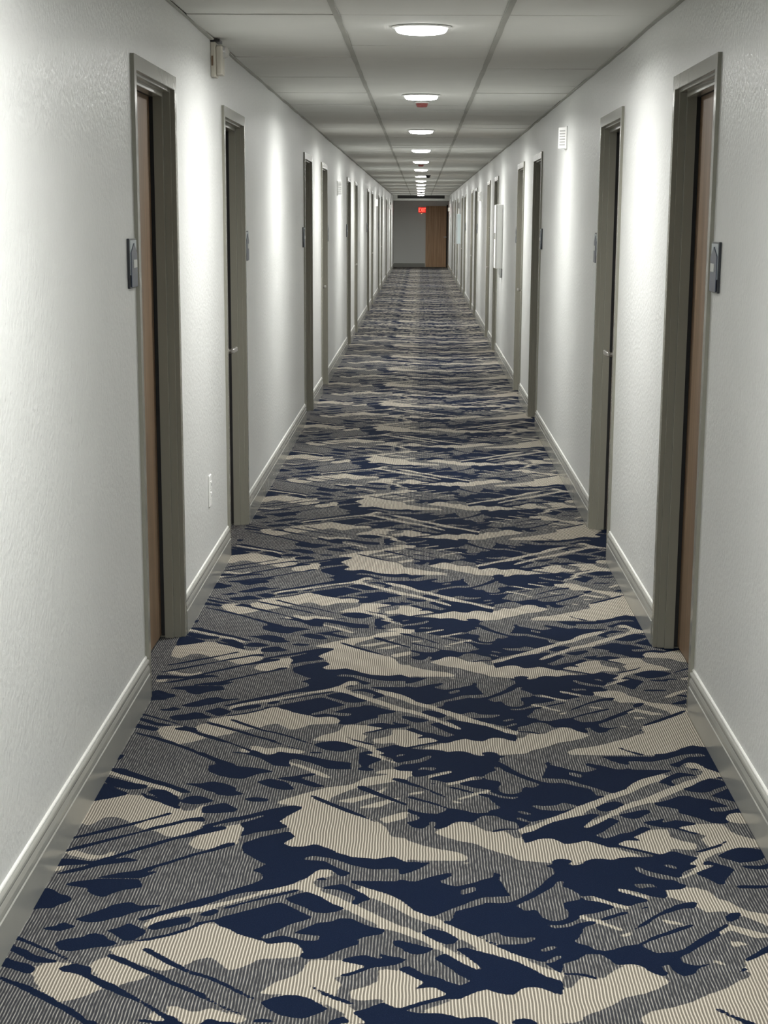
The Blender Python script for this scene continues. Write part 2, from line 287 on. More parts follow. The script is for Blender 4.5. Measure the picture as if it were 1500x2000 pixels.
# ------------------------------------------------------------------ carpet print: outlines of one repeat (mm)
PRINT_A = """B -808,3733 -810,3771 -796,3792 -751,3803 -722,3773 -686,3714 -649,3664 -674,3628 -698,3606 -716,3595 -741,3608 -772,3653 -794,3689
B -695,3805 -674,3837 -625,3792 -565,3740 -578,3710 -597,3702 -617,3680 -654,3715 -689,3767
B -673,3884 -615,3922 -560,3965 -477,4041 -458,4042 -437,3844 -472,3835 -483,3804 -523,3772 -536,3760 -572,3789 -632,3838 -657,3861
B -499,4030 -460,4045 -435,4015 -391,3975 -346,3951 -329,3923 -299,3928 -275,3933 -256,3922 -242,3890 -246,3862 -269,3841 -304,3840 -337,3835 -347,3816 -370,3784 -395,3768 -413,3798 -441,3844 -464,3831 -475,3827
B -506,3581 -484,3578 -450,3551 -422,3549 -415,3486 -461,3484 -492,3533
B -537,3542 -514,3533 -486,3484 -507,3503 -532,3522
B -443,3552 -427,3556 -415,3573 -391,3553 -349,3528 -330,3521 -346,3488 -397,3513 -421,3505 -435,3485
B -619,4035 -591,4079 -548,4112 -519,4139 -490,4158 -487,4131 -522,4104 -565,4076 -599,4044 -608,4014
B -511,4135 -473,4168 -413,4211 -362,4260 -300,4300 -275,4330 -250,4350 -241,4311 -222,4264 -181,4228 -151,4183 -114,4148 -75,4096 -34,4045 -33,3999 -64,4027 -113,4086 -145,4125 -169,4164 -202,4186 -230,4227 -265,4268 -285,4286 -329,4256 -361,4241 -411,4193 -456,4155 -479,4132 -508,4113
B -229,3827 -194,3836 -155,3829 -98,3800 -138,3761 -175,3741 -150,3702 -165,3637 -141,3602 -117,3562 -82,3496 -109,3495 -139,3547 -174,3594 -203,3621 -230,3638 -270,3647 -295,3643 -321,3646 -299,3690 -289,3712 -253,3743 -238,3773
B -74,3756 -54,3775 -31,3780 -29,3655 -52,3651 -77,3625 -105,3617 -127,3624 -135,3666 -101,3689 -76,3719
B -57,3612 -29,3627 -29,3581 -48,3591
N -900,4242 -883,4271 -860,4253 -841,4225 -820,4217 -806,4189 -818,4166 -832,4156 -839,4129 -868,4128 -890,4118 -899,4109 -909,4109 -906,4177 -906,4223
N -847,4291 -819,4317 -775,4333 -669,4336 -651,4279 -697,4258 -717,4239 -734,4205 -759,4219 -780,4246 -781,4270 -812,4278
N -779,4060 -751,4096 -725,4128 -699,4165 -666,4180 -643,4153 -590,4164 -591,4151 -626,4127 -657,4104 -675,4077 -693,4072 -709,4050 -745,4040
N -847,4007 -815,4016 -799,4047 -783,4030 -762,4014 -779,4004 -797,3987 -826,3990
N -798,3912 -779,3938 -742,3951 -722,3981 -692,3965 -682,3941 -651,3917 -672,3896 -704,3891 -731,3874 -757,3866 -780,3877
N -697,3994 -669,4012 -651,4043 -630,4026 -608,3997 -600,3989 -611,3959 -629,3934 -644,3930 -659,3950 -679,3978
N -640,4069 -620,4083 -582,4128 -542,4170 -496,4213 -490,4158 -537,4130 -560,4111 -592,4084 -622,4052
N -608,4010 -595,4040 -564,4067 -526,4090 -509,4078 -515,4047 -552,4020 -586,3998
N -634,3924 -595,3950 -547,3981 -511,4020 -479,4059 -477,4047 -507,4005 -542,3968 -590,3935
N -910,3967 -886,3955 -838,3911 -786,3865 -750,3826 -713,3789 -725,3787 -768,3830 -819,3876 -863,3915 -906,3946
N -903,3934 -879,3894 -851,3875 -827,3844 -794,3825 -764,3810 -769,3802 -792,3798 -812,3797 -837,3816 -871,3854 -901,3881
N -902,3818 -880,3826 -861,3807 -833,3797 -807,3771 -814,3733 -837,3747 -861,3765 -894,3779
N -884,3734 -848,3702 -809,3678 -781,3653 -737,3605 -703,3571 -668,3528 -640,3479 -659,3478 -682,3517 -720,3557 -754,3590 -793,3631 -829,3666 -879,3712
N -763,3772 -743,3788 -720,3792 -694,3782 -684,3737 -660,3715 -623,3680 -581,3631 -544,3590 -507,3546 -476,3517 -456,3484 -480,3484 -511,3529 -548,3576 -581,3610 -616,3637 -653,3672 -689,3714 -717,3743 -751,3753
N -674,3852 -656,3853 -611,3815 -576,3778 -536,3741 -499,3702 -464,3670 -432,3642 -430,3621 -468,3652 -503,3683 -542,3719 -579,3755 -627,3799 -664,3833
N -601,3886 -587,3895 -562,3864 -526,3822 -499,3792 -475,3762 -444,3744 -445,3733 -473,3743 -502,3773 -533,3802 -571,3848
N -578,3497 -560,3511 -533,3509 -512,3499 -491,3483 -575,3481
N -517,4189 -459,4247 -390,4316 -369,4346 -276,4349 -288,4320 -331,4284 -363,4264 -401,4254 -440,4224 -477,4177 -513,4153
N -452,4146 -410,4179 -353,4227 -279,4281 -274,4266 -327,4225 -382,4189 -438,4138
N -495,4109 -464,4141 -449,4124 -468,4092 -493,4090
N -501,4048 -456,4071 -428,4104 -427,4090 -455,4058 -499,4035
N -455,4058 -413,4112 -360,4154 -336,4177 -311,4187 -290,4160 -256,4117 -232,4091 -259,4064 -282,4046 -310,4003 -339,3976 -343,3943 -369,3963 -398,3983 -423,4016 -446,4032
N -307,4215 -277,4248 -258,4263 -224,4231 -196,4186 -159,4151 -183,4128 -205,4118 -231,4122 -261,4161 -292,4188
N -340,3952 -319,3961 -296,3978 -271,3962 -245,3946 -227,3947 -215,3947 -210,3976 -232,3980 -273,3991 -250,4021 -221,4057 -187,4066 -172,4089 -144,4085 -121,4060 -96,4035 -64,4019 -73,3989 -106,3976 -127,3958 -120,3930 -147,3909 -170,3884 -198,3844 -230,3835 -251,3850 -241,3882 -256,3922 -278,3937 -305,3928 -326,3923
N -162,3833 -133,3858 -106,3866 -79,3847 -61,3832 -83,3887 -49,3856 -32,3857 -31,3826 -60,3802 -84,3797 -109,3773 -138,3746 -175,3736 -133,3769 -101,3800 -134,3819
N -225,3699 -210,3692 -194,3668 -171,3647 -141,3623 -121,3606 -118,3592 -141,3602 -167,3626 -191,3646
N -314,3600 -294,3625 -269,3640 -238,3641 -212,3624 -188,3594 -173,3570 -194,3546 -220,3521 -242,3527 -276,3543 -301,3577
N -468,3762 -429,3733 -388,3694 -340,3638 -312,3604 -320,3602 -344,3625 -389,3674 -430,3716 -465,3744
N -455,3652 -423,3622 -391,3584 -351,3548 -330,3528 -347,3533 -383,3562 -411,3593 -453,3635
N -430,3485 -419,3512 -406,3519 -382,3500 -378,3487
N -324,3515 -302,3522 -280,3513 -262,3490 -321,3489
N -183,3493 -157,3527 -141,3541 -120,3495
N -125,3561 -103,3572 -82,3590 -63,3612 -45,3591 -29,3578 -28,3497 -85,3496 -111,3535
N -233,4283 -201,4308 -172,4319 -137,4272 -114,4240 -100,4212 -119,4202 -137,4170 -148,4192 -139,4230 -170,4266 -200,4284
N -173,4353 -37,4357 -36,4280 -62,4255 -92,4273 -119,4296 -149,4324
N -48,3953 -33,3961 -32,3912 -44,3924
B -138,4277 -122,4301 -92,4273 -59,4241 -36,4224 -35,4146 -67,4186 -100,4226
N -86,4326 -67,4356 412,4372 363,3777 339,3769 313,3775 279,3835 239,3865 208,3896 173,3935 141,3983 106,4024 69,4066 35,4108 10,4121 -19,4169 -45,4205 -65,4251 -85,4274
G 59,4341 98,4308 145,4339 152,4363 59,4360
G 108,4280 144,4315 148,4281 110,4247
G 206,4365 329,4369 280,4276 238,4214 222,4279
G 44,4104 93,4164 162,4235 224,4246 238,4214 205,4195 174,4203 141,4174 95,4141 85,4075 60,4083
G 237,4182 281,4234 332,4311 356,4370 362,4322 399,4256 383,4219 350,4204 360,4128 348,4092 319,4083 296,4108 283,4161 260,4147
G 294,4073 318,4057 346,4062 380,4102 390,4111 388,4076 354,4049 316,4040
G 148,3984 185,4014 203,3985 239,3978 279,3984 253,3946 219,3937 188,3936
G 274,3906 300,3931 324,3932 304,3907 280,3894
G 282,3835 308,3871 333,3884 309,3844 287,3828
G 358,3974 383,4016 376,3942 359,3953
G 318,3806 353,3838 370,3869 363,3777 325,3783
B -85,4264 -55,4242 -29,4205 0,4143 35,4104 75,4057 117,4004 153,3959 194,3912 230,3865 272,3816 313,3772 361,3762 356,3703 325,3709 313,3734 280,3759 254,3804 220,3841 186,3875 151,3890 116,3950 93,3990 56,4040 13,4081 -19,4116 -51,4168 -84,4213
B -81,4087 -49,4053 -9,4029 13,3996 43,3956 79,3900 114,3850 142,3808 144,3781 122,3811 90,3857 55,3899 22,3947 -8,3979 -39,4007 -80,4035
B -75,3786 -51,3787 -22,3761 25,3722 2,3692 36,3689 73,3651 36,3629 -29,3578 -54,3608 -71,3632
B 13,3566 47,3594 86,3634 121,3660 153,3682 169,3665 189,3654 212,3669 230,3692 259,3700 278,3686 315,3651 328,3709 360,3747 342,3535 325,3521 258,3506 233,3539 214,3538 193,3504 172,3517 145,3543 118,3542 96,3534 79,3551 49,3563
N 13,4004 38,4031 71,4011 101,3966 92,3941 73,3928 46,3956
N -48,3944 -27,3953 13,3926 46,3907 22,3874 -2,3870 -20,3889
N -76,3832 -37,3849 -8,3846 -40,3810 -75,3797
N 91,3908 115,3917 145,3894 180,3871 220,3841 253,3800 280,3759 313,3734 322,3702 313,3651 281,3682 259,3700 230,3695 208,3655 189,3658 169,3668 153,3686 121,3660 95,3630 64,3629 13,3593 -23,3565 -29,3578 13,3614 58,3643 70,3658 42,3693 13,3685 -26,3648 2,3685 25,3718 1,3743 -34,3787 -11,3811 22,3759 54,3745 71,3723 102,3699 111,3724 128,3718 94,3761 83,3783 63,3821 43,3851 67,3884 102,3830 141,3781 145,3800 128,3838
N -71,3611 -54,3591 -28,3571 -3,3562 13,3559 49,3560 79,3547 95,3531 118,3542 145,3543 169,3517 168,3503 -68,3496
N 197,3524 216,3538 236,3535 256,3506 198,3504
G 327,3884 378,3889 409,3871 434,3825 427,3786 400,3744 355,3754 330,3695 313,3701
B 601,4310 640,4312 674,4322 706,4295 719,4248 748,4231 775,4195 826,4143 806,4030 774,4097 766,4141 729,4166 679,4151 667,4182 663,4219 629,4227 606,4254 604,4282
B 428,3794 464,3830 491,3811 521,3767 544,3738 513,3700 481,3671 436,3648 404,3605 358,3563 329,3535 301,3527 313,3701 330,3695 355,3754 400,3744
B 768,3820 714,3520 463,3512 456,3545 482,3580 529,3602 575,3631 608,3667 656,3705 685,3742 719,3773
N 362,4370 662,4380 659,4331 643,4307 599,4301 604,4263 595,4240 562,4257 526,4289 483,4316 499,4279 535,4252 558,4224 530,4210 502,4186 466,4212 425,4253 396,4256 377,4303 358,4312
G 526,4346 562,4377 578,4338 593,4301 569,4324 541,4308
B 486,4308 513,4288 554,4252 559,4234 535,4250 487,4290
B 418,4250 457,4212 499,4186 511,4150 476,4183 423,4227
N 350,4209 394,4228 435,4216 473,4181 452,4162 421,4139 395,4129 374,4142 348,4172
B 370,4130 400,4116 435,4079 477,4038 472,4022 427,4067 392,4096
B 458,4002 497,4022 482,3993
B 563,4110 607,4088 620,4066 578,4079
B 638,3974 693,4035 728,4061 692,4009 653,3975
B 699,3997 723,3940 749,3881 729,3901 704,3950
B 639,3878 665,3855 683,3817 657,3839
N 523,4171 551,4194 553,4181 525,4163
N 706,4314 740,4344 767,4330 763,4384 836,4386 834,4318 854,4300 847,4262 807,4251 769,4222 749,4212 741,4226 776,4264 819,4289 801,4317 768,4316 733,4296
N 449,3975 485,4021 515,4069 548,4118 582,4163 616,4201 647,4220 668,4221 658,4180 635,4180 600,4155 565,4123 534,4074 501,4034 462,3983
N 502,3954 530,3988 557,4013 592,4047 641,4083 635,4061 596,4025 562,3999 528,3968 510,3944
N 424,4099 462,4133 493,4156 500,4141 470,4120 432,4085
N 342,4092 366,4119 375,4111 361,4093 340,4070
N 338,4032 378,4076 407,4090 419,4077 385,4046 371,4020 371,3982 357,3966 367,3941 388,3938 398,3910 430,3907 454,3928 476,3941 501,3950 513,3922 531,3898 568,3903 594,3920 624,3966 662,4017 704,4069 749,4136 767,4132 766,4106 740,4079 712,4061 676,4009 652,3991 639,3983 714,4035 684,4001 643,3950 606,3901 582,3876 584,3845 610,3823 646,3847 644,3835 612,3811 598,3777 573,3765 552,3806 553,3836 534,3820 543,3775 532,3760 511,3782 487,3826 465,3833 440,3821 425,3856 411,3886 396,3886 375,3885 357,3853 335,3837 323,3829
N 319,3777 360,3778 390,3757 400,3743 380,3748 350,3766 318,3765
N 681,3772 705,3810 740,3861 784,3906 780,3886 739,3837 709,3797
N 610,3603 626,3601 641,3573 665,3550 693,3519 665,3518 655,3539 634,3566"""
PRINT_B = """B -41,4674 -5,4675 41,4610 89,4569 134,4560 157,4508 132,4471 91,4495 85,4547 51,4525 30,4483 -4,4492 -38,4480
B 103,4793 140,4806 175,4761 205,4716 252,4729 278,4662 312,4652 342,4670 370,4665 392,4628 415,4618 445,4640 487,4636 475,4508 441,4507 411,4485 387,4474 379,4505 336,4483 283,4507 254,4543 204,4583 170,4615 101,4679 20,4744
N -38,4475 2,4490 23,4477 47,4515 92,4548 85,4526 43,4488 26,4457 -4,4415 -37,4384
N -37,4360 -4,4336 46,4382 93,4414 89,4379 59,4343 62,4305 -37,4301
N 128,4307 159,4356 196,4382 191,4427 211,4402 206,4368 213,4310
N 280,4504 303,4489 332,4469 358,4494 386,4505 401,4480 415,4485 447,4507 475,4508 457,4318 368,4315 362,4363 337,4343 320,4332 302,4313 296,4312 326,4372 345,4412 341,4452 322,4467
B 382,4644 445,4640 494,4604 531,4584 560,4532 508,4494 461,4510 422,4486 393,4469 372,4505
N 372,4505 393,4464 425,4486 465,4508 504,4493 559,4526 590,4502 627,4472 663,4433 649,4382 619,4406 582,4430 547,4479 544,4449 566,4409 596,4381 635,4372 655,4324 358,4314
B 538,4622 579,4645 642,4588 656,4561 622,4534 584,4570
N 573,4650 604,4619 637,4603 655,4556 635,4534 596,4523 550,4574 583,4554 621,4529 685,4546 652,4504 658,4473 700,4505 735,4559 820,4637 814,4620 739,4538 702,4474 663,4433
B 649,4382 688,4443 734,4527 766,4560 815,4604 876,4661 908,4640 898,4585 850,4589 809,4566 777,4518 738,4486 697,4434 659,4383
N 777,4518 819,4567 862,4579 898,4585 876,4460 835,4458 799,4488
N 720,4455 767,4497 794,4457 763,4386 744,4327 716,4385 688,4423
B -907,4951 -851,4979 -805,5025 -775,5026 -721,4971 -677,4922 -632,4887 -602,4888 -586,4938 -578,4938 -571,4841 -563,4770 -578,4712 -626,4665 -647,4664 -678,4708 -724,4730 -771,4798 -804,4827 -833,4820 -850,4772 -864,4748 -903,4782
B -890,4536 -861,4547 -825,4517 -789,4507 -761,4551 -756,4562 -765,4508 -811,4475 -845,4495 -867,4505
B -908,4410 -864,4427 -871,4391 -902,4380
B -583,4606 -572,4656 -528,4713 -496,4749 -469,4773 -454,4615 -503,4581 -530,4564 -558,4568
B -524,4714 -493,4761 -465,4773 -451,4739 -453,4682 -480,4626 -510,4581
B -896,5257 -843,5224 -787,5164 -743,5125 -701,5100 -650,5037 -652,5017 -706,5080 -760,5111 -828,5176 -891,5229
B -376,4983 -323,5042 -250,5116 -182,5145 -145,5214 4,5296 4,5233 -66,5176 -165,5119 -231,5026 -243,4962 -188,4902 -123,4832 -78,4763 -62,4684 13,4653 -25,4491 -49,4511 -56,4532 -94,4505 -159,4523 -191,4543 -199,4570 -225,4591 -254,4617 -295,4599 -320,4598 -335,4625 -311,4676 -330,4732 -334,4766 -362,4800 -343,4837 -307,4910 -324,4941 -339,4946 -377,4958
B -221,4986 -177,5018 -110,5071 -66,5170 -102,5041 -175,4972
B -159,4925 -101,4985 -26,5040 -99,4935
B -97,4831 -43,4888 12,4917 -24,4840 -78,4794
N -170,5135 -146,5136 -102,5072 -44,4997 12,4924 12,4901 -48,4978 -106,5039 -157,5097
N -66,5220 -27,5201 12,5168 12,5143 -30,5160 -66,5194
B -312,4292 -285,4332 -258,4372 -237,4418 -213,4418 -201,4374 -227,4363 -246,4343 -250,4294
B -470,5490 -424,5538 -378,5524 -339,5495 -414,5455 -447,5454
B -393,5389 -333,5334 -282,5279 -239,5211 -262,5210 -305,5271 -361,5340
N -907,5429 -867,5431 -878,5372 -898,5371
N -908,5284 -853,5286 -796,5225 -750,5179 -707,5147 -662,5102 -621,5051 -652,5047 -701,5104 -753,5142 -806,5188 -869,5241
N -913,5217 -852,5178 -799,5139 -757,5121 -760,5085 -805,5074 -856,5105 -907,5180
N -913,5166 -854,5095 -800,5044 -805,5025 -852,4985 -907,4951 -909,5054
N -785,5074 -744,5023 -684,4972 -752,5053 -737,5086 -701,5074 -658,5011 -649,4936 -628,4887 -661,4914 -705,4962 -748,4999
N -650,4973 -633,5018 -599,5026 -552,4976 -590,4944 -632,4949
N -667,5141 -609,5144 -580,5165 -543,5146 -508,5107 -501,5029 -540,5041 -585,5072 -625,5116
N -584,4925 -549,4945 -525,4965 -490,4916 -487,4880 -533,4866 -577,4864
N -565,4758 -522,4797 -483,4840 -481,4818 -516,4774 -555,4733
N -900,4644 -853,4683 -811,4729 -766,4766 -724,4803 -657,4877 -657,4853 -712,4798 -749,4754 -806,4701 -849,4660 -897,4631
N -907,4530 -860,4582 -815,4623 -772,4663 -721,4705 -690,4746 -651,4776 -609,4819 -571,4837 -555,4791 -606,4794 -648,4752 -690,4716 -731,4680 -774,4634 -817,4594 -856,4555 -905,4519
N -911,4482 -860,4484 -827,4470 -802,4465 -761,4510 -714,4565 -678,4606 -641,4645 -594,4692 -559,4738 -504,4758 -494,4735 -527,4706 -573,4670 -623,4639 -668,4583 -710,4539 -757,4484 -793,4452 -831,4436 -864,4430 -906,4416
N -892,4361 -837,4411 -802,4443 -760,4479 -725,4496 -680,4474 -703,4466 -745,4449 -789,4427 -817,4395 -850,4372
N -775,4345 -733,4376 -683,4400 -648,4437 -603,4485 -564,4529 -526,4562 -463,4628 -460,4602 -498,4562 -546,4523 -600,4464 -636,4427 -666,4376 -702,4345 -732,4325 -798,4325 -825,4363 -792,4344
N -846,4294 -790,4315 -731,4317 -690,4353 -633,4404 -634,4384 -668,4339 -666,4281 -842,4275
N -781,5587 -695,5540 -656,5488 -603,5415 -530,5338 -527,5301 -603,5377 -660,5449 -700,5508 -789,5586
N -609,5324 -579,5339 -526,5298 -520,5228 -558,5213 -602,5260
N -571,5595 -506,5520 -446,5439 -419,5462 -374,5471 -315,5436 -259,5394 -190,5368 -187,5296 -255,5301 -310,5363 -370,5412 -375,5361 -364,5318 -417,5331 -464,5409 -512,5451 -559,5465 -523,5481
N -598,5411 -537,5326 -455,5301 -408,5267 -454,5245 -496,5188 -537,5200 -580,5240
N -455,5162 -419,5198 -369,5166 -337,5093 -372,5086 -412,5111
N -404,5205 -357,5220 -304,5257 -280,5244 -333,5208 -292,5168 -250,5123 -289,5115 -330,5154 -379,5186
N -570,5145 -522,5093 -475,5043 -519,5022 -559,5040
N -550,4951 -526,4940 -476,4905 -505,4879 -541,4872
N -479,5004 -443,5018 -403,5001 -409,4975 -454,4974
N -532,4783 -465,4844 -396,4907 -339,4946 -312,4935 -311,4910 -344,4848 -362,4800 -334,4755 -368,4730 -416,4706 -449,4671 -476,4626 -508,4559 -510,4581 -480,4626 -453,4682 -451,4739 -466,4779 -426,4822 -376,4884 -461,4809 -530,4765
N -444,4616 -396,4673 -331,4720 -311,4676 -339,4619 -319,4593 -288,4594 -254,4617 -221,4585 -195,4549 -159,4518 -94,4505 -56,4527 -21,4481 13,4493 13,4431 -109,4427 -157,4456 -207,4506 -263,4525 -275,4504 -315,4482 -363,4480 -378,4459 -438,4551
N -401,4407 -374,4449 -357,4491 -275,4493 -226,4484 -190,4434 -155,4395 -180,4365 -210,4424 -237,4423 -266,4352 -297,4312 -401,4289 -369,4349 -376,4388
N -300,5047 -276,5031 -232,4975 -173,4905 -115,4829 -78,4772 -123,4823 -180,4881 -238,4952 -275,4999
N -246,4343 -224,4368 -210,4349 -232,4329
N -425,5600 -379,5552 -339,5498 -387,5535
N -305,5558 -257,5606 -219,5608 -178,5516 -214,5477 -264,5498"""
PERIOD, HALF, GLIDE = 1.963, 0.9815, 0.595
Y0P = 3.505

def raster(text, xs, ys):
    lab = np.zeros((len(ys), len(xs)), np.uint8)          # 0 grey, 1 beige, 2 navy
    code = {'G': 0, 'B': 1, 'N': 2}
    for line in text.strip().split('\n'):
        t = line.split(); P = np.array([[float(v) / 1000 for v in q.split(',')] for q in t[1:]])
        x0, y0 = P.min(0); x1, y1 = P.max(0)
        i0, i1 = np.searchsorted(xs, [x0, x1]); j0, j1 = np.searchsorted(ys, [y0, y1])
        if i1 <= i0 or j1 <= j0: continue
        X = xs[None, i0:i1]; Y = ys[j0:j1, None]
        ins = np.zeros((j1 - j0, i1 - i0), bool)
        for (ax, ay), (bx, by) in zip(P, np.roll(P, -1, 0)):
            if ay == by: continue
            c = ((ay > Y) != (by > Y)) & (X < (bx - ax) * (Y - ay) / (by - ay) + ax)
            ins ^= c
        sub = lab[j0:j1, i0:i1]; sub[ins] = code[t[0]]
    return lab

def carpet_fields():
    st = 0.004
    xs = np.arange(-1.8, 1.8, st); ys = np.arange(3.3, 5.9, st)
    A = raster(PRINT_A, xs, ys); B = raster(PRINT_B, xs, ys)
    def look(Mp, X, Y):
        i = np.clip(((X - xs[0]) / st).astype(int), 0, len(xs) - 1); j = np.clip(((Y - ys[0]) / st).astype(int), 0, len(ys) - 1)
        return Mp[j, i]
    gx = np.arange(-1.06, 1.06, st); gy = Y0P + np.arange(0, PERIOD, st)
    X, Y = np.meshgrid(gx, gy)
    out = np.zeros(X.shape, np.uint8)
    zA = Y < 4.345; zB = (Y >= 4.345) & (Y < Y0P + HALF); zC = Y >= Y0P + HALF
    m = zA & (X <= 0.72); out[m] = look(A, X[m], Y[m])
    m = zA & (X > 0.72); out[m] = look(B, GLIDE - X[m], Y[m] + HALF)
    out[zB] = look(B, X[zB], Y[zB])
    seam = np.where(Y < 5.26, -0.02, -0.17)
    m = zC & (X <= seam); out[m] = look(B, X[m], Y[m])
    m = zC & (X > seam) & (Y - HALF < 4.345); out[m] = look(A, GLIDE - X[m], Y[m] - HALF)
    m = zC & (X > seam) & (Y - HALF >= 4.345); out[m] = look(B, GLIDE - X[m], Y[m] - HALF)
    def blur(a):
        a = a.astype(np.float32)
        for _ in range(2):
            a = (np.roll(a, 1, 0) + a + np.roll(a, -1, 0)) / 3
            p = np.pad(a, ((0, 0), (1, 1)), mode='edge'); a = (p[:, :-2] + a + p[:, 2:]) / 3
        return a
    return blur(out == 2), blur(out >= 1), gx, st     # beige mask spreads under navy so no grey halo appears

def build_floor():
    nav, bei, gx, st = carpet_fields()
    xs = np.linspace(-1.04, 1.04, 233)
    ys = np.concatenate([np.arange(Y_BACK, 3.3, 0.10), np.arange(3.3, 9.0, 0.008), np.arange(9.0, 14, 0.014),
                         np.arange(14, 26, 0.03), np.arange(26, Y_WALL + 0.05, 0.08), [Y_WALL + 0.05]])
    X, Y = np.meshgrid(xs, ys); nx, ny = len(xs), len(ys)
    co = np.zeros((nx * ny, 3), np.float32); co[:, 0] = X.ravel(); co[:, 1] = Y.ravel()
    idx = np.arange(nx * ny).reshape(ny, nx)
    q = np.stack([idx[:-1, :-1], idx[:-1, 1:], idx[1:, 1:], idx[1:, :-1]], -1).reshape(-1, 4).astype(np.int32)
    me = bpy.data.meshes.new('floor')
    me.vertices.add(len(co)); me.vertices.foreach_set('co', co.ravel())
    me.loops.add(q.size); me.loops.foreach_set('vertex_index', q.ravel())
    me.polygons.add(len(q)); me.polygons.foreach_set('loop_start', np.arange(0, q.size, 4, dtype=np.int32))
    me.update(calc_edges=True)
    u = np.clip((co[:, 0] - gx[0]) / st, 0, nav.shape[1] - 1.001); v = (((co[:, 1] - Y0P) % PERIOD) / st) % nav.shape[0]
    i = u.astype(int); j = v.astype(int); fu = u - i; fv = v - j; j2 = (j + 1) % nav.shape[0]; j = j % nav.shape[0]
    for nm, F in (('navy', nav), ('beige', bei)):
        val = (F[j, i] * (1 - fu) + F[j, i + 1] * fu) * (1 - fv) + (F[j2, i] * (1 - fu) + F[j2, i + 1] * fu) * fv
        at = me.attributes.new(nm, 'FLOAT', 'POINT'); at.data.foreach_set('value', val.astype(np.float32))
    me.materials.append(M['carpet'])
    return tag(put('floor', me), 'navy, grey and beige abstract patterned carpet along the whole corridor', 'floor', kind='structure')
build_floor()

# ------------------------------------------------------------------ walls
WT = 0.14
def build_wall(name, s, doors, label):
    bm = bmesh.new()
    xa, xb = s * HW, s * (HW + WT)
    y = Y_BACK
    for d in doors:
        box(bm, xa, xb, y, d + 0.03, 0, H + 0.1)
        box(bm, xa, xb, d + 0.03, d + DOOR_W - 0.03, DOOR_H - 0.03, H + 0.1)
        y = d + DOOR_W - 0.03
    box(bm, xa, xb, y, Y_WALL, 0, H + 0.1)
    tag(obj(name, bm, M['wall']), label, 'wall', kind='structure')
build_wall('wall_left', -1, LEFT_DOORS, 'white textured painted wall on the left, with a row of doors')
build_wall('wall_right', 1, RIGHT_DOORS, 'white textured painted wall on the right, with a row of doors')
bm = bmesh.new(); box(bm, -HW - WT, HW + WT, Y_WALL, Y_WALL + 0.12, 0, H + 0.1)
tag(obj('wall_end', bm, M['endwall']), 'plain grey wall closing the far end of the corridor', 'wall', kind='structure')
bm = bmesh.new(); box(bm, -HW - WT, HW + WT, Y_BACK - 0.12, Y_BACK, 0, H + 0.1)
tag(obj('wall_back', bm, M['wall']), 'white wall behind the viewer closing the near end', 'wall', kind='structure')

# baseboards: moulded board segments between the doors
BH = 0.142
PROF = [(0, 0), (0.015, 0), (0.015, 0.088), (0.0125, 0.091), (0.0125, 0.095), (0.0145, 0.098), (0.0135, 0.108), (0.010, 0.118),
        (0.008, 0.121), (0.0112, 0.1235), (0.0122, 0.1265), (0.0124, 0.130), (0.0116, 0.1345), (0.0095, 0.138), (0.0062, 0.1406), (0.0028, 0.1418), (0, BH)]
BEAD = [(0, 0.1415), (0.0045, 0.1413), (0.0055, 0.1435), (0.0045, 0.1465), (0.002, 0.1490), (0, 0.1495)]
def baseboards(name, s, doors, label):
    root = tag(empty(name), label, 'baseboard', kind='structure')
    y = Y_BACK
    for d in list(doors) + [Y_WALL]:
        y1 = d if d < Y_WALL else Y_WALL
        bm = bmesh.new()
        extrude_y(bm, [(s * (HW - t), z) for t, z in PROF], y, y1)
        bd = obj('board', bm, M['base'], root)
        bm = bmesh.new(); extrude_y(bm, [(s * (HW - t), z) for t, z in BEAD], y, y1); obj('top_bead', bm, M['bead'], bd)  # thin white bead along the top edge of the board
        y = d + DOOR_W
baseboards('baseboard_left', -1, LEFT_DOORS, 'grey moulded baseboard along the left wall')
baseboards('baseboard_right', 1, RIGHT_DOORS, 'grey moulded baseboard along the right wall')
bm = bmesh.new(); box(bm, -HW + 0.015, 0.15, Y_WALL - 0.015, Y_WALL, 0, 0.13, 0.003)
tag(obj('baseboard_end', bm, M['base']), 'dark baseboard under the far end wall', 'baseboard', kind='structure')

# ------------------------------------------------------------------ ceiling
bm = bmesh.new(); box(bm, -HW - WT, HW + WT, Y_BACK, Y_WALL, H + 0.022, H + 0.1)
ceil = tag(obj('ceiling', bm, M['plenum']), 'suspended ceiling of off-white square tiles with two long grid runners', 'ceiling', kind='structure')
RUN = (-0.323, 0.313); PITCH = 0.643; T0 = 7.470
cols = [(-HW + 0.014, RUN[0] - 0.002), (RUN[0] + 0.002, RUN[1] - 0.002), (RUN[1] + 0.002, HW - 0.014)]
tme = []
for a, c in cols:
    bm = bmesh.new(); box(bm, a, c, 0.0022, PITCH - 0.0022, 0, 0.014); tme.append(mesh('ceiling_tile', bm, M['tile']))
k = math.ceil((Y_BACK + 3.9 - T0) / PITCH)
while T0 + (k + 1) * PITCH < Y_END + 0.3:
    for i in range(3):
        t = put('ceiling_tile', tme[i], ceil, (0, T0 + k * PITCH, H + random.uniform(0.0, 0.0022)))
        t.rotation_euler = (random.uniform(-0.003, 0.003), random.uniform(-0.002, 0.002), 0)
    k += 1
bm = bmesh.new(); box(bm, -HW, HW, Y_BACK, -0.1, H + 0.004, H + 0.022); obj('ceiling_panel', bm, M['tile'], ceil)
bm = bmesh.new(); box(bm, -HW, HW, Y_END + 0.2, Y_WALL, H, H + 0.022); obj('ceiling_panel', bm, M['tile'], ceil)
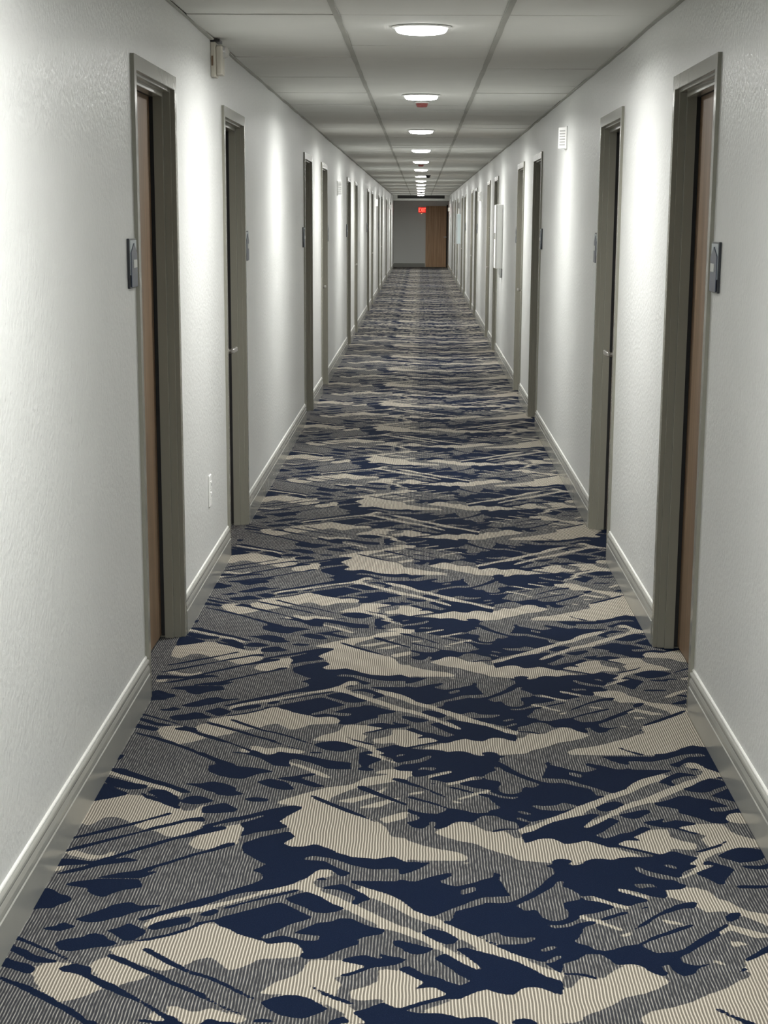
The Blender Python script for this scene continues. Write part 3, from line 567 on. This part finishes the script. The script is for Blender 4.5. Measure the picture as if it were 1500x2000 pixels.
for rx in RUN:            # long tees, a little uneven in their line
    bm = bmesh.new()
    y = Y_BACK; off = 0
    pts = []
    while y < Y_END:
        pts.append((y, rx + random.uniform(-0.0018, 0.0018), random.uniform(0.0095, 0.0125))); y += 0.32
    for (ya, xa, wa), (yb, xb, wb) in zip(pts, pts[1:]):
        v = [bm.verts.new(p) for p in ((xa-wa,ya,H-0.0035),(xa+wa,ya,H-0.0035),(xb+wb,yb,H-0.0035),(xb-wb,yb,H-0.0035),
                                      (xa-wa,ya,H+0.02),(xa+wa,ya,H+0.02),(xb+wb,yb,H+0.02),(xb-wb,yb,H+0.02))]
        for q in ((0,1,2,3),(7,6,5,4),(0,3,7,4),(1,5,6,2)): bm.faces.new([v[i] for i in q])
    bmesh.ops.remove_doubles(bm, verts=bm.verts, dist=1e-5)
    obj('grid_runner', bm, M['grid'], ceil)
for s in (-1, 1):
    bm = bmesh.new()
    y = Y_BACK; pts = []
    while y < Y_END:
        pts.append((y, random.uniform(0.011, 0.019), random.uniform(0.002, 0.008))); y += 0.4
    for (ya, wa, za), (yb, wb, zb) in zip(pts, pts[1:]):
        v = [bm.verts.new(p) for p in ((s*HW,ya,H-za),(s*(HW-wa),ya,H-za),(s*(HW-wb),yb,H-zb),(s*HW,yb,H-zb),
                                      (s*HW,ya,H+.015),(s*(HW-wa),ya,H+.0),(s*(HW-wb),yb,H+.0),(s*HW,yb,H+.015))]
        for q in ((0,1,2,3),(7,6,5,4),(1,5,6,2)): bm.faces.new([v[i] for i in q])
    bmesh.ops.remove_doubles(bm, verts=bm.verts, dist=1e-5)
    obj('wall_angle', bm, M['grid'], ceil)

# header beam with a dark return-air slot at the corridor's far end
hd = tag(empty('trim_1', (0, Y_END, 0)), 'shallow grey header beam with a long dark slot under the far ceiling', 'header', kind='structure')
bm = bmesh.new(); box(bm, -HW, HW, 0, 0.10, 2.136, 2.205, 0.004); obj('beam', bm, M['tile'], hd)
for a, c in ((-HW, -0.75), (0.75, HW)):
    bm = bmesh.new(); box(bm, a, c, 0, 0.10, 2.205, H, 0.002); obj('end_block', bm, M['tile'], hd)
bm = bmesh.new(); box(bm, -0.75, 0.75, 0.03, 0.10, 2.205, H); obj('slot', bm, M['slot'], hd)

# ------------------------------------------------------------------ doors
PF = [(0.14, 0.0), (-0.012, 0.0), (-0.012, 0.046), (-0.010, 0.048), (0.004, 0.048), (0.004, 0.0545), (0.006, 0.0565), (0.030, 0.0565),
      (0.030, 0.071), (0.032, 0.0725), (0.064, 0.0725), (0.064, 0.060), (0.14, 0.060)]
def frame_mesh(s):
    bm = bmesh.new(); rows = []
    W = DOOR_W
    for u, v in PF:
        x = s * (HW + u)
        rows.append([bm.verts.new(p) for p in ((x, v, 0), (x, v, DOOR_H - v), (x, W - v, DOOR_H - v), (x, W - v, 0))])
    n = len(rows)
    for i in range(n):
        a, c = rows[i], rows[(i + 1) % n]
        for j_ in range(3): bm.faces.new((a[j_], a[j_+1], c[j_+1], c[j_]))
    return mesh('frame', bm, M['frame'])
def leaf_mesh(s):
    bm = bmesh.new(); box(bm, s * (HW + 0.078), s * (HW + 0.120), 0.062, DOOR_W - 0.062, 0.010, DOOR_H - 0.064, 0.002)
    return mesh('leaf', bm, M['leaf'])
def gap_strip_mesh(s):  # black strips stand in for the shaded gap between stop and leaf
    bm = bmesh.new(); u0, u1 = 0.0642, 0.0778
    box(bm, s*(HW+u0), s*(HW+u1), 0.0605, 0.072, 0.01, DOOR_H-0.07); box(bm, s*(HW+u0), s*(HW+u1), DOOR_W-0.072, DOOR_W-0.0605, 0.01, DOOR_H-0.07)
    box(bm, s*(HW+u0), s*(HW+u1), 0.0605, DOOR_W-0.0605, DOOR_H-0.072, DOOR_H-0.0605)
    return mesh('gap_strip', bm, M['gap_strip'])
def handle_mesh(s, lock):
    bm = bmesh.new()
    zh, xl = 0.955, HW + 0.078
    if lock:       # deep card lock with a long lever
        yh, pr, ln = 0.13, 0.098, 0.155
        box(bm, s*xl, s*(xl-0.034), yh - 0.035, yh + 0.035, zh - 0.06, zh + 0.17, 0.006)
    else:
        yh, pr, ln = 0.115, 0.052, 0.09
    lathe(bm, [(0.001, 0), (0.033, 0), (0.033, -s*0.006), (0.028, -s*0.010), (0.012, -s*0.012), (0.011, -s*pr), (0.001, -s*pr)], 20, (s*xl, yh, zh), 'x')
    box(bm, s*(xl-pr-0.012), s*(xl-pr+0.006), yh - 0.012, yh + ln, zh - 0.010, zh + 0.012, 0.004)
    return mesh('handle', bm, M['steel'], False)
dm = {s: (frame_mesh(s), leaf_mesh(s), gap_strip_mesh(s), (handle_mesh(s, 0), handle_mesh(s, 1))) for s in (-1, 1)}
nd = 0
def make_doors(s, doors, side):
    global nd
    for i, y in enumerate(doors):
        nd += 1
        r = empty('door_%d' % nd, (0, y, 0))
        tag(r, 'recessed brown wood door in a grey metal frame, %s along the %s wall' % (ORD[i], side), 'door', 'doors along the corridor', 'structure')
        fr, lf, gk, hn = dm[s]
        put('door_frame', fr, r); l = put('door_leaf', lf, r)
        put('gap_strip', gk, l); h = put('lever_handle', hn[i % 2], l); h['label'] = 'satin steel lever handle'
make_doors(-1, LEFT_DOORS, 'left'); make_doors(1, RIGHT_DOORS, 'right')

# door in the end wall
nd += 1
r = tag(empty('door_%d' % nd, (0.165, Y_WALL, 0)), 'light brown wood door in the far end wall', 'door', kind='structure')
bm = bmesh.new(); box(bm, 0.0, 0.69, -0.045, -0.002, 0.008, 1.99, 0.003); lf = obj('door_leaf', bm, M['endleaf'], r)
bm = bmesh.new(); box(bm, 0.692, 0.733, -0.03, -0.0, 0, 2.03); obj('door_frame', bm, M['gap_strip'], r)  # black strip along the right edge of the leaf only
bm = bmesh.new()
lathe(bm, [(0.001, 0), (0.03, 0), (0.03, -0.008), (0.011, -0.012), (0.011, -0.05), (0.001, -0.05)], 16, (0.655, -0.045, 0.99), 'y')
box(bm, 0.60, 0.70, -0.105, -0.088, 0.975, 1.005, 0.005)
h = obj('lever_handle', bm, M['cream'], lf); h['label'] = 'pale lever handle'

# ------------------------------------------------------------------ room signs
def sign_meshes(s):
    W, h = 0.138, 0.150
    X = lambda u: s * (HW - u)
    out = []
    bm = bmesh.new(); box(bm, X(0), X(0.008), 0, W, 0, h, 0.001); out.append(('backing', mesh('backing', bm, M['signedge'])))
    bm = bmesh.new(); box(bm, X(0.008), X(0.010), 0.010, W - 0.002, 0.040, h - 0.005); out.append(('silver_panel', mesh('silver_panel', bm, M['signsilver'])))
    bm = bmesh.new(); prism(bm, [(0.012, 0.004), (W - 0.006, 0.004), (W - 0.006, 0.105), (W * 0.55, 0.136), (0.012, 0.108)], X(0.010), X(0.0125)); out.append(('navy_panel', mesh('navy_panel', bm, M['signnavy'])))
    bm = bmesh.new(); box(bm, X(0.0125), X(0.0145), 0.050, W - 0.022, 0.062, 0.086, 0.0005); out.append(('number_plate', mesh('number_plate', bm, M['signpale'])))
    return out
sm = {s: sign_meshes(s) for s in (-1, 1)}
def put_sign(s, y, label):
    r = tag(empty('room_sign', (0, y, EYE - 0.212)), label, 'sign', 'room signs beside the doors')
    for nm, me in sm[s]: put(nm, me, r)
for s, doors, side in ((-1, LEFT_DOORS, 'left'), (1, RIGHT_DOORS, 'right')):
    for i, y in enumerate(doors[:9]):
        if i % 2 == 0: put_sign(s, y - 0.17, 'navy and silver room sign on the near side of the %s %s door' % (ORD[i], side))
        elif i < 4: put_sign(s, y + DOOR_W + 0.02, 'navy and silver room sign on the far side of the %s %s door' % (ORD[i], side))

# ------------------------------------------------------------------ ceiling lights
bm = bmesh.new(); lathe(bm, [(0.100, -0.001), (0.119, -0.001), (0.121, -0.003), (0.118, -0.006), (0.105, -0.007), (0.100, -0.005)], 40)
trim_me = mesh('trim_ring', bm, M['white'], True)
bm = bmesh.new(); lathe(bm, [(0.103, -0.005), (0.1025, -0.014), (0.095, -0.022), (0.075, -0.027), (0.04, -0.030), (0.002, -0.0305)], 24)
lens_me = mesh('lens', bm, M['lens'], True)
LED = bpy.data.lights.new('led_disc', 'AREA')     # the light's own downward beam
LED.shape = 'DISK'; LED.size = 0.19; LED.energy = LAMP_POWER; LED.color = (1.0, 1.0, 0.965); LED.spread = math.radians(BEAM)
vis = 0
for y in LIGHTS_Y:
    if y < 5:
        lab = 'round white LED ceiling light above the viewer' if y > 0 else 'round white LED ceiling light behind the viewer'
    else:
        lab = 'round glowing white ceiling light, %s from the front' % ORD[vis]; vis += 1
    r = tag(empty('ceiling_light', (-0.005, y, H)), lab, 'ceiling light', 'round ceiling lights')
    put('trim_ring', trim_me, r); put('lens', lens_me, r); put('led_disc', LED, r, (0, 0, -0.0325))

# smoke detectors with red caps, small dome camera, small sensors
def detector(x, y, lab, capmat, sc=1.0):
    r = tag(empty('smoke_detector', (x, y, H)), lab, 'smoke detector')
    bm = bmesh.new(); lathe(bm, [(0.046*sc, -0.0), (0.048*sc, -0.004), (0.044*sc, -0.010), (0.040*sc, -0.011)], 24); obj('base', bm, M['white'], r, smooth=True)
    bm = bmesh.new(); lathe(bm, [(0.041*sc, -0.009), (0.034*sc, -0.030*sc), (0.030*sc, -0.034*sc), (0.001, -0.035*sc)], 24); obj('cap', bm, capmat, r, smooth=True)
detector(0.0, 12.82, 'small red-capped smoke detector just behind the second ceiling light', M['red'])
detector(-0.006, 27.0, 'small red-capped smoke detector between the fifth and sixth ceiling lights', M['red'])
detector(-0.088, 33.9, 'tiny white ceiling sensor left of the seventh ceiling light', M['white'], 0.7)
detector(0.0, 54.9, 'dark small smoke detector near the far end of the ceiling', M['dark'])
r = tag(empty('dome_camera', (0.118, 33.9, H)), 'small black dome camera right of the seventh ceiling light', 'camera')
bm = bmesh.new(); lathe(bm, [(0.045, 0), (0.046, -0.012), (0.038, -0.016)], 24); obj('housing', bm, M['dark'], r, smooth=True)
bm = bmesh.new(); lathe(bm, [(0.036, -0.014), (0.032, -0.032), (0.02, -0.045), (0.001, -0.050)], 24); obj('dome', bm, M['dark'], r, smooth=True)

# ------------------------------------------------------------------ wall devices
# strobe near the ceiling on the left
r = tag(empty('fire_alarm_strobe', (-HW, 8.42, EYE + 0.585)), 'aged beige fire alarm strobe high on the left wall under the ceiling', 'fire alarm')
bm = bmesh.new(); box(bm, 0, 0.022, 0, 0.115, 0, 0.142, 0.004); obj('back_box', bm, M['cream'], r)
bm = bmesh.new(); box(bm, 0.022, 0.050, 0.006, 0.109, 0.008, 0.128, 0.007); obj('body', bm, M['cream'], r)
bm = bmesh.new(); box(bm, 0.004, 0.012, -0.002, 0.0, 0.045, 0.085); obj('side_label', bm, M['leaf'], r)
bm = bmesh.new(); lathe(bm, [(0.024, 0.0), (0.024, 0.014), (0.018, 0.026), (0.001, 0.031)], 20, (0.046, 0.05, 0.102), 'x'); obj('strobe_lens', bm, M['clear'], r, smooth=True)
bm = bmesh.new(); box(bm, 0.0, 0.040, 0.0, 0.115, 0.142, 0.152); obj('top_strip', bm, M['dark'], r)  # black strip filling the space between strobe and ceiling

# white louvred alarm horns
def horn(s, y, z, lab, mat=None, k=1.0):
    mat = mat or M['white']
    r = tag(empty('alarm_horn', (s * HW, y, z)), lab, 'alarm horn', 'white alarm horns on the walls')
    X = lambda u: -s * u
    h = 0.125 * k
    bm = bmesh.new(); box(bm, X(0), X(0.008), -0.002, 0.127, -0.006, h + 0.007, 0.002); obj('mounting_plate', bm, mat, r)
    bm = bmesh.new()                      # body shaped as a wedge so its near cheek catches more light
    pl = [(0.008, 0.002), (0.050, 0.066), (0.050, 0.086), (0.008, 0.123)]
    lo = [bm.verts.new((X(u), q, 0)) for u, q in pl]; hi = [bm.verts.new((X(u), q, h)) for u, q in pl]
    bm.faces.new(lo); bm.faces.new(hi)
    for i in range(4): bm.faces.new((lo[i], lo[(i+1) % 4], hi[(i+1) % 4], hi[i]))
    b_ = obj('body', bm, mat, r)
    for i in range(6):
        z0 = (0.018 + i * 0.0165) * k
        bm = bmesh.new(); row = []
        for u, q in ((0.014, 0.0112), (0.045, 0.0584)):
            row.append([bm.verts.new((X(u), q - d, zz)) for d, zz in ((-0.001, z0), (0.004, z0 - 0.001), (0.004, z0 + 0.003), (-0.001, z0 + 0.009))])
        bm.faces.new(row[0]); bm.faces.new(row[1])
        for j_ in range(4): bm.faces.new((row[0][j_], row[0][(j_+1) % 4], row[1][(j_+1) % 4], row[1][j_]))
        obj('louver', bm, M['louver'], b_)
horn(1, 12.17, EYE + 0.432, 'white louvred alarm horn on the right wall between the second and third doors')
horn(1, 29.20, EYE + 0.270, 'white louvred alarm horn on the right wall before the seventh door', None, 1.05)
horn(1, 45.25, EYE + 0.245, 'white louvred alarm horn on the right wall above the pale blue cabinet', None, 1.1)
horn(1, 61.3, EYE + 0.250, 'cream louvred alarm horn at the far end of the right wall', M['cream'], 0.9)
horn(-1, 20.87, EYE + 0.250, 'white louvred alarm horn on the left wall between the fourth and fifth doors', None, 1.1)
horn(-1, 38.35, EYE + 0.250, 'white louvred alarm horn on the left wall between the eighth and ninth doors')
horn(-1, 55.1, EYE + 0.270, 'white louvred alarm horn on the left wall before the last door')

# duplex outlet low on the left wall
r = tag(empty('wall_outlet', (-HW, 8.05, EYE - 1.205)), 'white duplex wall outlet low on the left wall between the first two doors', 'outlet')
bm = bmesh.new(); box(bm, 0, 0.007, 0, 0.078, 0, 0.135, 0.003); obj('cover_plate', bm, M['white'], r)
for z in (0.030, 0.078):
    bm = bmesh.new(); box(bm, 0.006, 0.010, 0.022, 0.056, z, z + 0.030, 0.002); f = obj('receptacle', bm, M['white'], r)
    bm = bmesh.new(); box(bm, 0.0098, 0.0104, 0.030, 0.033, z + 0.010, z + 0.022); box(bm, 0.0098, 0.0104, 0.045, 0.048, z + 0.010, z + 0.022); obj('slots', bm, M['dark'], f)
bm = bmesh.new(); lathe(bm, [(0.0035, 0), (0.0035, 0.0082), (0.001, 0.0085)], 10, (0, 0.039, 0.0675), 'x'); obj('screw', bm, M['steel'], r)

# wall cabinets on the right
def cabinet(y, z0, z1, dep, wid, mat, name, lab, cat):
    r = tag(empty(name, (HW, y, z0)), lab, cat)
    h = z1 - z0
    bm = bmesh.new(); box(bm, 0, -dep + 0.014, 0, wid, 0, h, 0.004); obj('body', bm, mat, r)
    bm = bmesh.new(); box(bm, -dep + 0.014, -dep, 0.004, wid - 0.004, 0.004, h - 0.004, 0.003); d = obj('door', bm, mat, r)
    bm = bmesh.new(); box(bm, -dep, -dep - 0.010, 0.018, 0.034, h * 0.46, h * 0.56, 0.003); obj('latch', bm, M['steel'], d)
    bm = bmesh.new(); box(bm, -dep + 0.012, -dep + 0.016, 0.001, 0.0035, 0.004, h - 0.004); obj('hinge', bm, M['steel'], d)
cabinet(21.30, EYE - 0.523, EYE + 0.162, 0.084, 0.36, M['white'], 'wall_cabinet', 'white metal wall cabinet on the right wall before the fifth door', 'cabinet')
cabinet(44.0, EYE - 0.536, EYE + 0.122, 0.085, 0.50, M['panelblue'], 'wall_cabinet', 'pale blue-grey wall cabinet far down the right wall', 'cabinet')
r = tag(empty('junction_box', (HW, 21.31, EYE - 0.62)), 'small grey box under the white wall cabinet on the right', 'junction box')
bm = bmesh.new(); box(bm, 0, -0.030, 0, 0.12, 0, 0.097, 0.003); obj('body', bm, M['wall'], r)
bm = bmesh.new(); box(bm, -0.030, -0.034, 0.004, 0.116, 0.004, 0.090, 0.001); obj('cover', bm, M['wall'], r)
bm = bmesh.new(); box(bm, 0, -0.006, -0.004, 0, 0.0, 0.097); obj('side_shadow', bm, M['dark'], r)  # dark strip painted in for the shadow beside the box

# EXIT sign on the end wall
r = tag(empty('exit_sign', (0.04, Y_WALL - 0.05, EYE + 0.205)), 'small red glowing EXIT sign on the far end wall', 'exit sign')
bm = bmesh.new(); box(bm, -0.135, 0.135, 0.0, 0.05, 0, 0.20, 0.006); obj('housing', bm, M['white'], r)
bm = bmesh.new(); box(bm, -0.125, 0.125, -0.004, 0.0, 0.010, 0.190, 0.001); fc = obj('face', bm, M['exitface'], r)
def bar(bm, x0, z0, x1, z1, w):
    dx, dz = x1 - x0, z1 - z0; l = math.hypot(dx, dz); nx, nz = -dz / l * w / 2, dx / l * w / 2
    p = [(x0+nx, z0+nz), (x1+nx, z1+nz), (x1-nx, z1-nz), (x0-nx, z0-nz)]
    a = [bm.verts.new((x, -0.008, z)) for x, z in p]; b_ = [bm.verts.new((x, -0.004, z)) for x, z in p]
    bm.faces.new(a); bm.faces.new(b_)
    for i in range(4): bm.faces.new((a[i], a[(i+1) % 4], b_[(i+1) % 4], b_[i]))
zb, zt, w = 0.035, 0.165, 0.020
letters = {'letter_e': [(-.105, zb, -.105, zt), (-.115, zb+.01, -.055, zb+.01), (-.115, .1, -.06, .1), (-.115, zt-.01, -.055, zt-.01)],
           'letter_x': [(-.042, zb, .018, zt), (-.042, zt, .018, zb)],
           'letter_i': [(.038, zb, .038, zt)],
           'letter_t': [(.087, zb, .087, zt), (.055, zt-.01, .119, zt-.01)]}
for nm, bars in letters.items():
    bm = bmesh.new()
    for q in bars: bar(bm, *q, w)
    obj(nm, bm, M['exitred'], fc)
bm = bmesh.new(); lathe(bm, [(0.010, 0.0), (0.010, -0.016), (0.001, -0.019)], 12, (-0.02, 0.025, 0.0), 'z'); obj('pilot_lamp', bm, M['exitlamp'], r)
